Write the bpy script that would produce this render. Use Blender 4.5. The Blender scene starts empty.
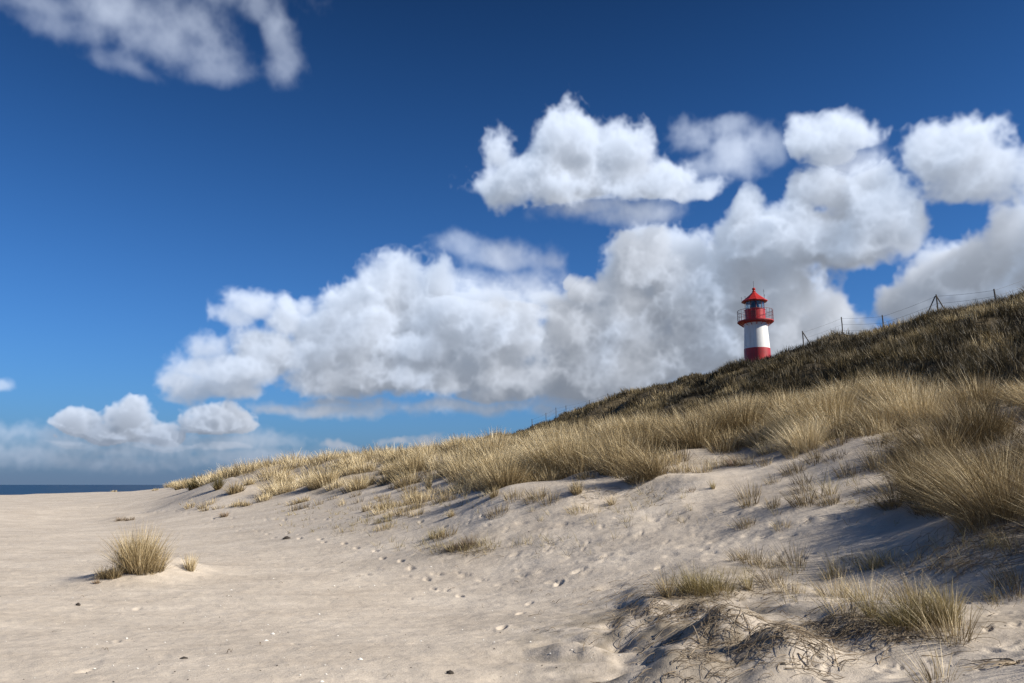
# Beach, marram-grass dunes and a small red and white lighthouse under cumulus clouds.
import bpy, math
import numpy as np
f32 = np.float32
PITCH = math.radians(10.2); FPX = 796.0; EYE = 1.65
SUN_AZ = 107.0; SUN_EL = 34.0      # degrees right of the viewing axis (+Y) and above the horizon
SC = bpy.context.scene
COL = SC.collection

# ------------------------------------------------------------------ measuring helpers
def direction_of(px, py):
    x = (px-512)/FPX; y = (341.5-py)/FPX
    c, s = math.cos(PITCH), math.sin(PITCH)
    v = np.array([x, c-y*s, s+y*c]); return v/np.linalg.norm(v)
def azel(px, py):
    d = direction_of(px, py); return math.degrees(math.atan2(d[0], d[1])), math.degrees(math.asin(d[2]))
def at(px, py, Y):
    """the point seen at that place of the photograph, Y metres ahead"""
    d = direction_of(px, py); return np.array([0, 0, EYE]) + d*(Y/d[1])

def hsh(ix, iy, seed):
    h = (ix.astype(np.int64)*374761393 + iy.astype(np.int64)*668265263 + seed*2147483647) & 0xffffffff
    h = ((h ^ (h >> 13))*1274126177) & 0xffffffff
    h = h ^ (h >> 16)
    return (h & 0xffffff)/float(0xffffff)*2-1
def vnoise(x, y, scale, seed=0):
    x = x/scale+1000.5; y = y/scale+1000.5
    ix = np.floor(x); iy = np.floor(y); fx = x-ix; fy = y-iy
    fx = fx*fx*fx*(fx*(fx*6-15)+10); fy = fy*fy*fy*(fy*(fy*6-15)+10)
    a = hsh(ix, iy, seed); b = hsh(ix+1, iy, seed); c = hsh(ix, iy+1, seed); d = hsh(ix+1, iy+1, seed)
    return (a*(1-fx)+b*fx)*(1-fy)+(c*(1-fx)+d*fx)*fy
def sstep(a, b, x):
    t = np.clip((x-a)/(b-a), 0, 1); return t*t*(3-2*t)
def in_poly(x, y, poly):
    r = np.zeros(x.shape, bool); n = len(poly)
    for i in range(n):
        x1, y1 = poly[i][:2]; x2, y2 = poly[(i+1) % n][:2]
        if y1 == y2: continue
        c = ((y1 > y) != (y2 > y)) & (x < (x2-x1)*(y-y1)/(y2-y1)+x1)
        r ^= c
    return r

# ------------------------------------------------------------------ terrain: spline through surveyed points
CP = []
for a in [(0,683,6.95),(250,683,6.95),(500,683,6.9),(640,683,6.5),(800,683,6.0),(1024,683,5.3),
          (0,620,10.3),(300,620,10.3),(500,620,9.9),(640,620,9.0),(800,620,8.0),(1024,620,7.0),
          (0,580,14.5),(300,580,14.4),(500,580,13.6),(700,590,10.5),(900,580,9.0),(1024,570,8.4),
          (0,540,24.8),(150,540,24.8),(300,540,22),(450,540,17.5),(600,540,14.5),(800,550,11.2),(900,545,10.2),(1024,540,8.9),
          (0,510,54),(150,510,53),(300,510,34),(400,510,25),(500,510,18.3),(600,510,15.8),(700,510,14.4),(800,510,12.6),(900,510,11.3),(960,520,9.9),
          (0,496,121),(60,494,140),(110,492,175),(150,492,150),
          (175,490,80),(200,490,62),(300,489,46),(350,490,38),(430,490,29),(500,492,21.5),(600,485,18.6),(700,480,17),(800,475,15),(900,480,13.4),(1000,490,11),
          (200,484,62),(230,475,60),(265,470,53),(300,465,55),(330,461,50),(420,461,42),(500,456,33),(560,450,29),(620,444,26.5),(700,438,24),(760,430,23),(850,416,21.5),(930,412,19.5),(1024,412,16.5),
          (700,459,19.2),(770,457,18),(850,441,17.2),(1024,455,13),
          (185,486,90),(250,477,85),(330,470,75),(420,462,75),(500,450,80),
          (600,432,50),(700,412,45),(760,397,38),(850,388,30),(930,380,27),(1024,362,24),
          (480,445,160),(520,438,150),(560,429,135),(600,410,125),(640,395,110),(670,386,102),(700,379,95),(728,381,88),(757,374,80),(785,367,72),(805,356,69),(820,349,67),(842,347,65),(865,348,63),(885,351,61),(905,338,59),(935,329,57),(960,325,56),(995,311,54),(1024,302,53),(1150,263,49),
          (480,446,200),(560,434,175),(640,420,150),(757,392,115),(842,376,100),(935,360,95),(1024,345,90),
          (1200,420,14),(1250,560,6.5),(1250,683,4.2),(1250,330,22)]:
    CP.append(at(*a))
CP += [np.array(p) for p in [(0,0,.05),(-3,2,0),(3,2,.35),(-6,-2,0),(8,0,1.2),(14,2,2.6),(0,-15,.3),(-15,-10,0),(15,-15,2.5),(40,-20,9),(60,10,14),(90,40,15),(-30,0,0),(-45,30,0),
       (-30,-60,0),(20,-70,4),(80,-80,14),(-62,60,0),(0,230,11),(60,260,12),(160,160,13),(150,-20,13),(-30,260,7),(-60,190,2.0),(0,400,8),(-80,260,-.2),(200,400,10)]]
CP = np.array(CP)
def warp(x, y):
    r = np.sqrt(x*x+y*y)+1e-6; k = np.log1p(r/6)/r*6
    return x*k, y*k
_wx, _wy = warp(CP[:,0], CP[:,1])
def _phi(d2): return .5*d2*np.log(d2+1e-9)
_n = len(CP)
_A = np.zeros((_n+3, _n+3)); _d2 = (_wx[:,None]-_wx)**2+(_wy[:,None]-_wy)**2
_A[:_n,:_n] = _phi(_d2)+np.eye(_n)*.15
_A[:_n,_n] = _A[_n,:_n] = 1; _A[:_n,_n+1] = _A[_n+1,:_n] = _wx; _A[:_n,_n+2] = _A[_n+2,:_n] = _wy
_W = np.linalg.solve(_A, np.r_[CP[:,2], 0, 0, 0])
def tps(x, y):
    wx, wy = warp(x, y); out = _W[_n]+_W[_n+1]*wx+_W[_n+2]*wy
    for i in range(_n):
        out = out+_W[i]*_phi((wx-_wx[i])**2+(wy-_wy[i])**2)
    return out
SEA_Z = -2.5
def broad(x, y):
    x = np.asarray(x, float); y = np.asarray(y, float)
    r = np.hypot(x, y); z = tps(x, y)
    z = z*(1-sstep(260, 480, r))+np.where(x > -60, 6., 0)*sstep(260, 480, r)
    shore = -52-.24*np.clip(y, -200, 900)-x            # > 0 seaward of the berm
    z = z-sstep(0, 90, shore)*9-np.clip(shore, 0, 200)*.02
    return z

# regions of vegetation, outlined on the ground
def ring(l): return [tuple(at(a, b, Y)[:2]) for a, b, Y in l]
PALE_BACK = [(170,480,120),(250,475,100),(330,462,85),(420,455,75),(500,445,62),(560,440,43),(620,430,31),(700,418,27.5),(760,405,26),(850,385,23.5),(930,375,20.8),(1024,365,17.5),(1250,350,14)]
def gb(px, py, y0=3.0, y1=200.0):
    """where the ray through that place of the photograph meets the broad ground"""
    d = direction_of(px, py); Y = np.exp(np.linspace(math.log(y0), math.log(y1), 500)); P = np.array([0,0,EYE])+d*(Y/d[1])[:,None]
    below = P[:,2] < broad(P[:,0], P[:,1]); i = int(np.argmax(below)) if below.any() else len(Y)-1
    return P[i]
PALE = [tuple(gb(*q)[:2]) for q in [(1250,600),(1024,520),(985,524),(925,506),(902,476),(884,442),(845,440),(800,456),(770,462),(740,466),(690,462),(655,480),(622,478),(600,470),(560,488),(510,497),(470,488),(440,482),(400,487),(350,494),(310,499),(262,497),(240,488),(175,488)]]+ring(PALE_BACK)
HILL = ring(PALE_BACK[3:]+[(1250,300,62),(1024,300,75),(850,300,95),(757,300,120),(640,300,160),(560,300,190),(440,300,230),(400,400,160)])
_pale = np.array(PALE)

MOUNDS = []   # x, y, radius, height, stretch
def add_mound(px, py, Y, r, h): p = gb(px, py); MOUNDS.append((p[0], p[1], r, h))
add_mound(160,575,14.6,.85,.33); add_mound(118,582,13.9,.7,.10); add_mound(125,520,36,1.2,.22)
add_mound(705,592,10.3,.9,.16); add_mound(915,628,7.6,.7,.14); add_mound(455,552,16.8,1.1,.14); add_mound(668,484,17.4,.9,.2)
add_mound(866,455,13.2,.9,.16); add_mound(985,530,9.1,.9,.10); add_mound(510,500,20.3,1.2,.25); add_mound(577,497,18.6,.8,.15)
add_mound(215,492,58,3.0,.5); add_mound(245,495,52,2.6,.4); add_mound(300,498,38,2.5,.3); add_mound(380,522,25,1.6,.14)
SCARPS = [tuple((float(a), float(b)) for a, b in (gb(*p)[:2], gb(*q)[:2]))+(hh, bk) for p, q, hh, bk in (((618,598),(652,679),.15,1.8),((708,634),(742,678),.13,.8),((800,630),(860,656),.07,.8))]
HOLES = [(628,496,17,.75,.22),(655,655,7.3,.24,.15),(640,640,7.9,.14,.05),(690,668,6.8,.12,.05),(732,655,7.2,.2,.06),(610,588,10.6,.14,.05),(945,657,6.6,.08,.035)]
HOLES = [tuple(gb(a,b)[:2])+(r,h) for a,b,Y,r,h in HOLES]
rngf = np.random.default_rng(11)
FEET = []     # footprints: x, y, heading, size
def trail(pts, step, size=.11, side=.13, jit=.13):
    pts = [gb(*p[:2])[:2] for p in pts]
    for a, b in zip(pts[:-1], pts[1:]):
        L = np.hypot(*(b-a)); n = max(1, int(L/step)); t = (b-a)/L
        for k in range(n):
            p = a+(b-a)*(k+.5)/n+np.array([-t[1], t[0]])*side*(1 if k % 2 else -1)+rngf.normal(0, jit, 2)
            FEET.append((p[0], p[1], math.atan2(t[1], t[0]), size*rngf.uniform(.8, 1.2), rngf.uniform(.6,1.25)))
trail([(290,568,15.4),(420,573,14.6),(520,573,14.4),(640,560,13),(760,535,12.8),(850,520,12.2)], .62)
trail([(300,585,13.8),(420,587,13.2),(520,585,13.2),(600,578,12.5)], .7)
trail([(560,560,13.8),(660,530,15),(750,505,15.2),(830,490,14.6)], .6)
trail([(100,508,55),(300,520,32),(500,530,18),(640,515,16.5)], .8)
trail([(470,640,9),(500,620,9.9),(560,580,13),(640,545,14)], .75)
trail([(0,530,30),(200,525,31),(380,555,18),(470,600,12)], .9)
for k in range(150):
    px = rngf.uniform(440, 860); py = rngf.uniform(500, 575); p = gb(px, py); FEET.append((p[0], p[1], rngf.normal(0,.5), rngf.uniform(.04,.12), rngf.uniform(.3,.9)))
for k in range(90):
    px = rngf.uniform(780, 1040); py = rngf.uniform(590, 683); p = gb(px, py); FEET.append((p[0], p[1], rngf.uniform(0,6.28), rngf.uniform(.03,.09), rngf.uniform(.4,1)))
for k in range(260):
    r = 6+rngf.uniform(0,1)**.7*34; a = math.radians(rngf.uniform(-36, 14)); FEET.append((r*math.sin(a), r*math.cos(a), rngf.uniform(0,6.28), rngf.uniform(.04,.11), rngf.uniform(.2,.7)))

def relief(x, y):
    """the middle-sized unevenness of the sand and the hummocks of the old dune"""
    r = np.hypot(x, y)
    hill = sstep(0, 6, depth_in_hill(x, y))
    z = .05*vnoise(x, y, 3.1, 1)+.10*vnoise(x, y, 9, 2)*sstep(5, 25, r)
    right = sstep(-1.5, 3.0, x-.02*y)*sstep(60, 20, r)
    z += right*(.055*vnoise(x, y, 1.15, 3)+.08*vnoise(x+.4*y, y, 2.3, 7))
    z += .013*vnoise(x, y, .7, 4)*(.35+right)
    tramp = np.exp(-((x-1.5)/3.8)**2-((y-15.5)/4.5)**2); z += tramp*(.013*vnoise(x, y, .42, 81)+.007*vnoise(x, y*1.3, .19, 82))
    rough = np.exp(-(((x-1.6)/1.5)**2+((y-7.6)/1.6)**2))
    z += rough*(.17*vnoise(x*.8+.4*y, y, .42, 5)+.03*vnoise(x, y, .16, 6))
    z += hill*(.45*vnoise(x, y, 4.6, 21)+.52*vnoise(x, y, 2.1, 22)+.7*vnoise(x, y, 11, 23))
    z += in_pale_soft(x, y)*(.16*vnoise(x, y, 2.4, 51)+.07*vnoise(x, y, 1.0, 52))
    # wind-cut edges of the hummock at the lower right: short steep faces turned away from the sun
    for (ax, ay), (bx, by), hh, back in SCARPS:
        L = math.hypot(bx-ax, by-ay); tx, ty = (bx-ax)/L, (by-ay)/L
        al = (x-ax)*tx+(y-ay)*ty; s = -(x-ax)*ty+(y-ay)*tx       # s > 0 on the high side
        m = (np.abs(al-L/2) < L+1.5) & (np.abs(s) < 6)
        if not m.any(): continue
        am, sm = al[m], s[m]+.16*vnoise(x[m], y[m], .75, 91)+.06*vnoise(x[m], y[m], .25, 92)
        win = sstep(-.5, .35, am)*sstep(L+.5, L-.35, am)
        z[m] += hh*win*sstep(-.16, .24, sm)*np.exp(-(np.maximum(sm, 0)/back)**2)*(.8+.4*vnoise(x[m], y[m], 1.1, 93))
    for mx, my, mr, mh in MOUNDS:
        d2 = ((x-mx)**2+((y-my)*.9)**2)/(mr*mr); z += mh*np.exp(-d2)
    for mx, my, mr, mh in HOLES:
        d2 = ((x-mx)**2*.5+(y-my)**2)/(mr*mr); z -= mh*np.exp(-d2*d2)
    return z
def in_pale_soft(x, y):
    return in_poly(x, y, PALE)*sstep(0, 1.2, edge_dist(x, y))
def edge_dist(x, y):
    d = np.full(x.shape, 1e9); E = _pale[:23]
    for (x1, y1), (x2, y2) in zip(E[:-1], E[1:]):
        t = np.clip(((x-x1)*(x2-x1)+(y-y1)*(y2-y1))/((x2-x1)**2+(y2-y1)**2), 0, 1)
        d = np.minimum(d, np.hypot(x-x1-t*(x2-x1), y-y1-t*(y2-y1)))
    return d
def depth_in_hill(x, y):
    """rough distance inside the old dune, from the line where the pale grass ends"""
    lx = np.array([p[0] for p in ring(PALE_BACK)]); ly = np.array([p[1] for p in ring(PALE_BACK)])
    # the line runs from far left to near right: measure y above the line at this bearing
    az = np.arctan2(x, np.maximum(y, .01)); la = np.arctan2(lx, ly); lr = np.hypot(lx, ly)
    o = np.argsort(la)
    rr = np.interp(az, la[o], lr[o]); d = np.hypot(x, y)-rr
    return np.where((y > 0) & (az > math.radians(-9)), d, -5)*1.0
def height(x, y):
    x = np.asarray(x, float); y = np.asarray(y, float)
    return broad(x, y)+relief(x, y)
GRID = {}
def surf(x, y):
    """height of the built sheet, footprints included"""
    x = np.asarray(x, float); y = np.asarray(y, float); R, A, Z = GRID['R'], GRID['A'], GRID['Z']
    r = np.hypot(x, y); a = np.arctan2(x, y)
    fi = np.clip(np.interp(r, R, np.arange(len(R))), 0, len(R)-1.001); ka = np.clip((a-A[0])/(A[1]-A[0]), 0, len(A)-1.001)
    i = fi.astype(int); k = ka.astype(int); u = fi-i; v = ka-k
    z = (Z[i,k]*(1-v)+Z[i,k+1]*v)*(1-u)+(Z[i+1,k]*(1-v)+Z[i+1,k+1]*v)*u
    o = (a < A[0]) | (a > A[-1])
    if o.any(): z = np.where(o, height(np.where(o, x, 0.), np.where(o, y, 0.)), z)
    return z
def ground_at(px, py, y0=3.0, y1=200.0):
    d = direction_of(px, py); Y = np.exp(np.linspace(math.log(y0), math.log(y1), 1400)); P = np.array([0,0,EYE])+d*(Y/d[1])[:,None]
    below = P[:,2] < surf(P[:,0], P[:,1])
    i = int(np.argmax(below)) if below.any() else len(Y)-1
    return np.array([P[i,0], P[i,1], surf(P[i:i+1,0], P[i:i+1,1])[0]])

# ------------------------------------------------------------------ objects
def mesh_np(name, verts, faces4, mat=None, parent=None, attrs=None, smooth=True):
    """a mesh from arrays; faces4 is (n,4) or (n,3)"""
    me = bpy.data.meshes.new(name); nv = len(verts); nf, k = faces4.shape
    me.vertices.add(nv); me.vertices.foreach_set('co', np.ascontiguousarray(verts, f32).ravel())
    me.loops.add(nf*k); me.polygons.add(nf)
    me.loops.foreach_set('vertex_index', np.ascontiguousarray(faces4, np.int32).ravel())
    me.polygons.foreach_set('loop_start', (np.arange(nf)*k).astype(np.int32))
    me.polygons.foreach_set('loop_total', np.full(nf, k, np.int32))
    if smooth: me.polygons.foreach_set('use_smooth', np.ones(nf, bool))
    for an, av in (attrs or {}).items():
        a = me.attributes.new(an, 'FLOAT', 'POINT'); a.data.foreach_set('value', np.ascontiguousarray(av, f32))
    me.update(calc_edges=True)
    o = bpy.data.objects.new(name, me); COL.objects.link(o)
    if mat: me.materials.append(mat)
    if parent: o.parent = parent
    return o
def tag(o, label=None, cat=None, group=None, kind=None):
    if label: o['label'] = label
    if cat: o['category'] = cat
    if group: o['group'] = group
    if kind: o['kind'] = kind
    return o
class MB:
    def __init__(s): s.v = []; s.f = []; s.m = []
    def lathe(s, prof, n=32, c=(0,0,0), mats=None, cap=True):
        b = len(s.v)
        for r, z in prof:
            for k in range(n):
                a = 2*math.pi*k/n; s.v.append((c[0]+r*math.cos(a), c[1]+r*math.sin(a), c[2]+z))
        for i in range(len(prof)-1):
            for k in range(n):
                k2 = (k+1) % n
                s.f.append((b+i*n+k, b+i*n+k2, b+(i+1)*n+k2, b+(i+1)*n+k)); s.m.append(mats[i] if mats else 0)
        if cap:
            s.f.append(tuple(b+k for k in range(n))[::-1]); s.m.append(mats[0] if mats else 0)
            s.f.append(tuple(b+(len(prof)-1)*n+k for k in range(n))); s.m.append(mats[-1] if mats else 0)
    def tube(s, pts, r, n=6, cap=True):
        b = len(s.v); P = [np.array(p, float) for p in pts]
        rs = r if hasattr(r, '__len__') else [r]*len(P)
        for i, p in enumerate(P):
            t = P[min(i+1, len(P)-1)]-P[max(i-1, 0)]; t /= np.linalg.norm(t)+1e-9
            u = np.cross(t, (0,0,1) if abs(t[2]) < .9 else (1,0,0)); u /= np.linalg.norm(u); w = np.cross(t, u)
            for k in range(n):
                a = 2*math.pi*k/n; s.v.append(tuple(p+(u*math.cos(a)+w*math.sin(a))*rs[i]))
        for i in range(len(P)-1):
            for k in range(n):
                k2 = (k+1) % n; s.f.append((b+i*n+k, b+(i+1)*n+k, b+(i+1)*n+k2, b+i*n+k2)); s.m.append(0)
        if cap:
            s.f.append(tuple(b+k for k in range(n))); s.f.append(tuple(b+(len(P)-1)*n+k for k in range(n))[::-1]); s.m += [0, 0]
    def box(s, c, d, rz=0):
        b = len(s.v); ca, sa = math.cos(rz), math.sin(rz)
        for z in (-1, 1):
            for x, y in ((-1,-1),(1,-1),(1,1),(-1,1)):
                X, Y = x*d[0]/2, y*d[1]/2; s.v.append((c[0]+X*ca-Y*sa, c[1]+X*sa+Y*ca, c[2]+z*d[2]/2))
        for q in ((3,2,1,0),(4,5,6,7),(0,1,5,4),(1,2,6,5),(2,3,7,6),(3,0,4,7)): s.f.append(tuple(b+k for k in q)); s.m.append(0)
    def build(s, name, mats, parent=None, smooth=False, loc=None):
        me = bpy.data.meshes.new(name); me.from_pydata(s.v, [], s.f)
        for m in (mats if isinstance(mats, (list, tuple)) else [mats]): me.materials.append(m)
        for p, m in zip(me.polygons, s.m): p.material_index = m; p.use_smooth = smooth
        me.update(); o = bpy.data.objects.new(name, me); COL.objects.link(o)
        if smooth: me.set_sharp_from_angle(angle=math.radians(35))
        if parent: o.parent = parent
        if loc is not None: o.location = loc
        return o
def empty(name, loc):
    o = bpy.data.objects.new(name, None); COL.objects.link(o); o.location = loc; o.empty_display_size = .2; return o

# ------------------------------------------------------------------ materials
def newmat(name):
    m = bpy.data.materials.new(name); m.use_nodes = True; nt = m.node_tree
    return m, nt, nt.nodes['Principled BSDF'], nt.nodes, nt.links
def simple(name, col, rough=.6, vary=.15, scale=3.0, metal=0, bump=0, stretch=None, dirt=None):
    m, nt, b, N, L = newmat(name)
    b.inputs['Roughness'].default_value = rough; b.inputs['Metallic'].default_value = metal
    tc = N.new('ShaderNodeTexCoord'); n = N.new('ShaderNodeTexNoise'); n.inputs['Scale'].default_value = scale; n.inputs['Detail'].default_value = 6
    L.new(tc.outputs['Object'], n.inputs['Vector'])
    r = N.new('ShaderNodeValToRGB'); L.new(n.outputs['Fac'], r.inputs['Fac'])
    r.color_ramp.elements[0].position = .3; r.color_ramp.elements[1].position = .7
    r.color_ramp.elements[0].color = tuple(c*(1-vary) for c in col)+(1,); r.color_ramp.elements[1].color = tuple(min(1, c*(1+vary)) for c in col)+(1,)
    L.new(r.outputs['Color'], b.inputs['Base Color'])
    if stretch:      # run-down streaks of grime
        mp = N.new('ShaderNodeMapping'); mp.inputs['Scale'].default_value = stretch; L.new(tc.outputs['Object'], mp.inputs['Vector'])
        n2 = N.new('ShaderNodeTexNoise'); n2.inputs['Scale'].default_value = 1; n2.inputs['Detail'].default_value = 5; L.new(mp.outputs['Vector'], n2.inputs['Vector'])
        r2 = N.new('ShaderNodeValToRGB'); r2.color_ramp.elements[0].position = .5; r2.color_ramp.elements[1].position = .72; L.new(n2.outputs['Fac'], r2.inputs['Fac'])
        r2.color_ramp.elements[0].color = (0,0,0,1); r2.color_ramp.elements[1].color = (.55,.55,.55,1)
        mx = N.new('ShaderNodeMix'); mx.data_type = 'RGBA'; L.new(r2.outputs['Color'], mx.inputs['Factor']); L.new(r.outputs['Color'], mx.inputs['A']); mx.inputs['B'].default_value = dirt+(1,)
        L.new(mx.outputs['Result'], b.inputs['Base Color'])
    if bump:
        bp = N.new('ShaderNodeBump'); bp.inputs['Strength'].default_value = bump; bp.inputs['Distance'].default_value = .02
        L.new(n.outputs['Fac'], bp.inputs['Height']); L.new(bp.outputs['Normal'], b.inputs['Normal'])
    return m
def grass_mat(name, cols, pos, transl=.25, base=(.10,.075,.035)):
    m, nt, b, N, L = newmat(name)
    b.inputs['Roughness'].default_value = .55; b.inputs['Specular IOR Level'].default_value = .25
    a = N.new('ShaderNodeAttribute'); a.attribute_name = 'tone'; r = N.new('ShaderNodeValToRGB'); L.new(a.outputs['Fac'], r.inputs['Fac'])
    e = r.color_ramp.elements
    while len(e) < len(cols): e.new(.5)
    for i, (c, p) in enumerate(zip(cols, pos)): e[i].position = p; e[i].color = c+(1,)
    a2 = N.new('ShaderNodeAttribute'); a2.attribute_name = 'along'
    mr = N.new('ShaderNodeMapRange'); mr.inputs['From Max'].default_value = .55; mr.inputs['To Min'].default_value = .7; mr.inputs['To Max'].default_value = 0  # blade feet: dead-sheath brown, darkened further as painted shade inside the clumps
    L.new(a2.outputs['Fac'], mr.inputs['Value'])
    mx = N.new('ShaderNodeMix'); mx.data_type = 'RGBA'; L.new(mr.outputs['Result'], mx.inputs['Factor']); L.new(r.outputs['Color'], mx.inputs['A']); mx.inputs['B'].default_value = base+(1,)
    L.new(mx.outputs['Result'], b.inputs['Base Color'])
    t = N.new('ShaderNodeBsdfTranslucent'); L.new(mx.outputs['Result'], t.inputs['Color'])
    s = N.new('ShaderNodeMixShader'); s.inputs['Fac'].default_value = transl
    L.new(b.outputs['BSDF'], s.inputs[1]); L.new(t.outputs['BSDF'], s.inputs[2]); L.new(s.outputs['Shader'], N['Material Output'].inputs['Surface'])
    return m
def sand_mat():
    m, nt, b, N, L = newmat('sand')
    b.inputs['Roughness'].default_value = .85; b.inputs['Specular IOR Level'].default_value = .2
    tc = N.new('ShaderNodeTexCoord'); P = tc.outputs['Object']
    def noise(scale, detail=5, rough=.6, vec=P):
        n = N.new('ShaderNodeTexNoise'); n.inputs['Scale'].default_value = scale; n.inputs['Detail'].default_value = detail; n.inputs['Roughness'].default_value = rough
        L.new(vec, n.inputs['Vector']); return n.outputs['Fac']
    def ramp(src, p0, p1, c0, c1):
        r = N.new('ShaderNodeValToRGB'); r.color_ramp.elements[0].position = p0; r.color_ramp.elements[1].position = p1
        r.color_ramp.elements[0].color = c0+(1,); r.color_ramp.elements[1].color = c1+(1,); L.new(src, r.inputs['Fac']); return r.outputs['Color']
    def mix(f, a, c, mode='MIX'):
        x = N.new('ShaderNodeMix'); x.data_type = 'RGBA'; x.blend_type = mode
        if isinstance(f, float): x.inputs['Factor'].default_value = f
        else: L.new(f, x.inputs['Factor'])
        for s, v in (('A', a), ('B', c)):
            if isinstance(v, tuple): x.inputs[s].default_value = v+(1,)
            else: L.new(v, x.inputs[s])
        return x.outputs['Result']
    col = ramp(noise(.55, 6, .62), .32, .68, SAND_A, SAND_B)
    col = mix(.45, col, ramp(noise(3.2, 6, .7), .35, .7, (.78,.78,.78), (1.12,1.1,1.06)), 'MULTIPLY')
    # wind-drawn streaks of darker heavy grains
    mp = N.new('ShaderNodeMapping'); mp.inputs['Scale'].default_value = (.35, 2.6, 1); mp.inputs['Rotation'].default_value = (0,0,.25); L.new(P, mp.inputs['Vector'])
    col = mix(.5, col, ramp(noise(1.6, 5, .65, mp.outputs['Vector']), .35, .62, (.80,.79,.78), (1.05,1.05,1.05)), 'MULTIPLY')
    col = mix(.36, col, ramp(noise(150, 3, .7), .3, .7, (.70,.69,.68), (1.25,1.25,1.25)), 'MULTIPLY')
    # bits of dark organic matter and pale shell grit
    col = mix(ramp(noise(38, 2, .5), .70, .74, (0,0,0), (1,1,1)), col, (.17,.13,.09))
    litter_shade = N.new('ShaderNodeAttribute'); litter_shade.attribute_name = 'litter'
    col = mix(litter_shade.outputs['Fac'], col, ramp(noise(4, 6, .7), .3, .7, (.07,.055,.03), (.17,.13,.075)))  # litter colour, also used for the painted shade patches at lower right
    L.new(col, b.inputs['Base Color'])
    h = N.new('ShaderNodeMath'); h.operation = 'MULTIPLY_ADD'; L.new(noise(90, 4, .7), h.inputs[0]); h.inputs[1].default_value = .18
    h2 = N.new('ShaderNodeMath'); h2.operation = 'MULTIPLY_ADD'; L.new(noise(9, 6, .65), h2.inputs[0]); h2.inputs[1].default_value = .8
    mp2 = N.new('ShaderNodeMapping'); mp2.inputs['Scale'].default_value = (1.0, 3.2, 1); mp2.inputs['Rotation'].default_value = (0,0,.35); L.new(P, mp2.inputs['Vector'])
    L.new(noise(2.2, 5, .6, mp2.outputs['Vector']), h2.inputs[2]); L.new(h2.outputs[0], h.inputs[2])
    bp = N.new('ShaderNodeBump'); bp.inputs['Strength'].default_value = .5; bp.inputs['Distance'].default_value = .05
    L.new(h.outputs[0], bp.inputs['Height']); L.new(bp.outputs['Normal'], b.inputs['Normal'])
    return m
SAND_A = (.475,.413,.34); SAND_B = (.615,.547,.46)
M = {}
M['sand'] = sand_mat()
STRAW = [(.07,.052,.028),(.25,.185,.09),(.60,.475,.265),(.84,.72,.48)]
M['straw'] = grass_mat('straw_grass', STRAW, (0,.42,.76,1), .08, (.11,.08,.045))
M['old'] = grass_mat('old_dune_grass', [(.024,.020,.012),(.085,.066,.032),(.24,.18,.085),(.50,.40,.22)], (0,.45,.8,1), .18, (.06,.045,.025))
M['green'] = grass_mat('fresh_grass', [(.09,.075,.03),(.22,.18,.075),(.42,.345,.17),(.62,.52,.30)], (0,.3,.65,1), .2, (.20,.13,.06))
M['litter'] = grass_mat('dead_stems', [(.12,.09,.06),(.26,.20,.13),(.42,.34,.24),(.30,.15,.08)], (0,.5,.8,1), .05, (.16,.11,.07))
M['red'] = simple('red_paint', (.39,.018,.018), .45, .2, 1.5, bump=.1, stretch=(3.2,3.2,.35), dirt=(.22,.05,.04))
M['redroof'] = simple('red_roof_paint', (.42,.026,.018), .4, .15, 2, bump=.1)
M['white'] = simple('white_paint', (.76,.76,.73), .5, .06, 1.2, bump=.08, stretch=(3.5,3.5,.3), dirt=(.50,.45,.38))
M['steel'] = simple('dark_steel', (.06,.05,.05), .5, .2, 5, metal=.4)
M['rail'] = simple('rusty_red_rail', (.20,.045,.04), .55, .3, 6)
M['wood'] = simple('weathered_wood', (.075,.065,.055), .85, .35, 9, bump=.4)
M['wire'] = simple('fence_wire', (.12,.12,.12), .5, .1, 5, metal=.6)
M['shell'] = simple('shell', (.80,.77,.70), .5, .1, 30)
M['weed'] = simple('dark_beach_debris', (.05,.04,.03), .8, .4, 20, bump=.5)
def glass():
    m, nt, b, N, L = newmat('lantern_glass'); b.inputs['Base Color'].default_value = (.75,.85,.88,1); b.inputs['Roughness'].default_value = .04
    b.inputs['Transmission Weight'].default_value = 1.0; b.inputs['IOR'].default_value = 1.45; return m
M['glass'] = glass()
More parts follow.
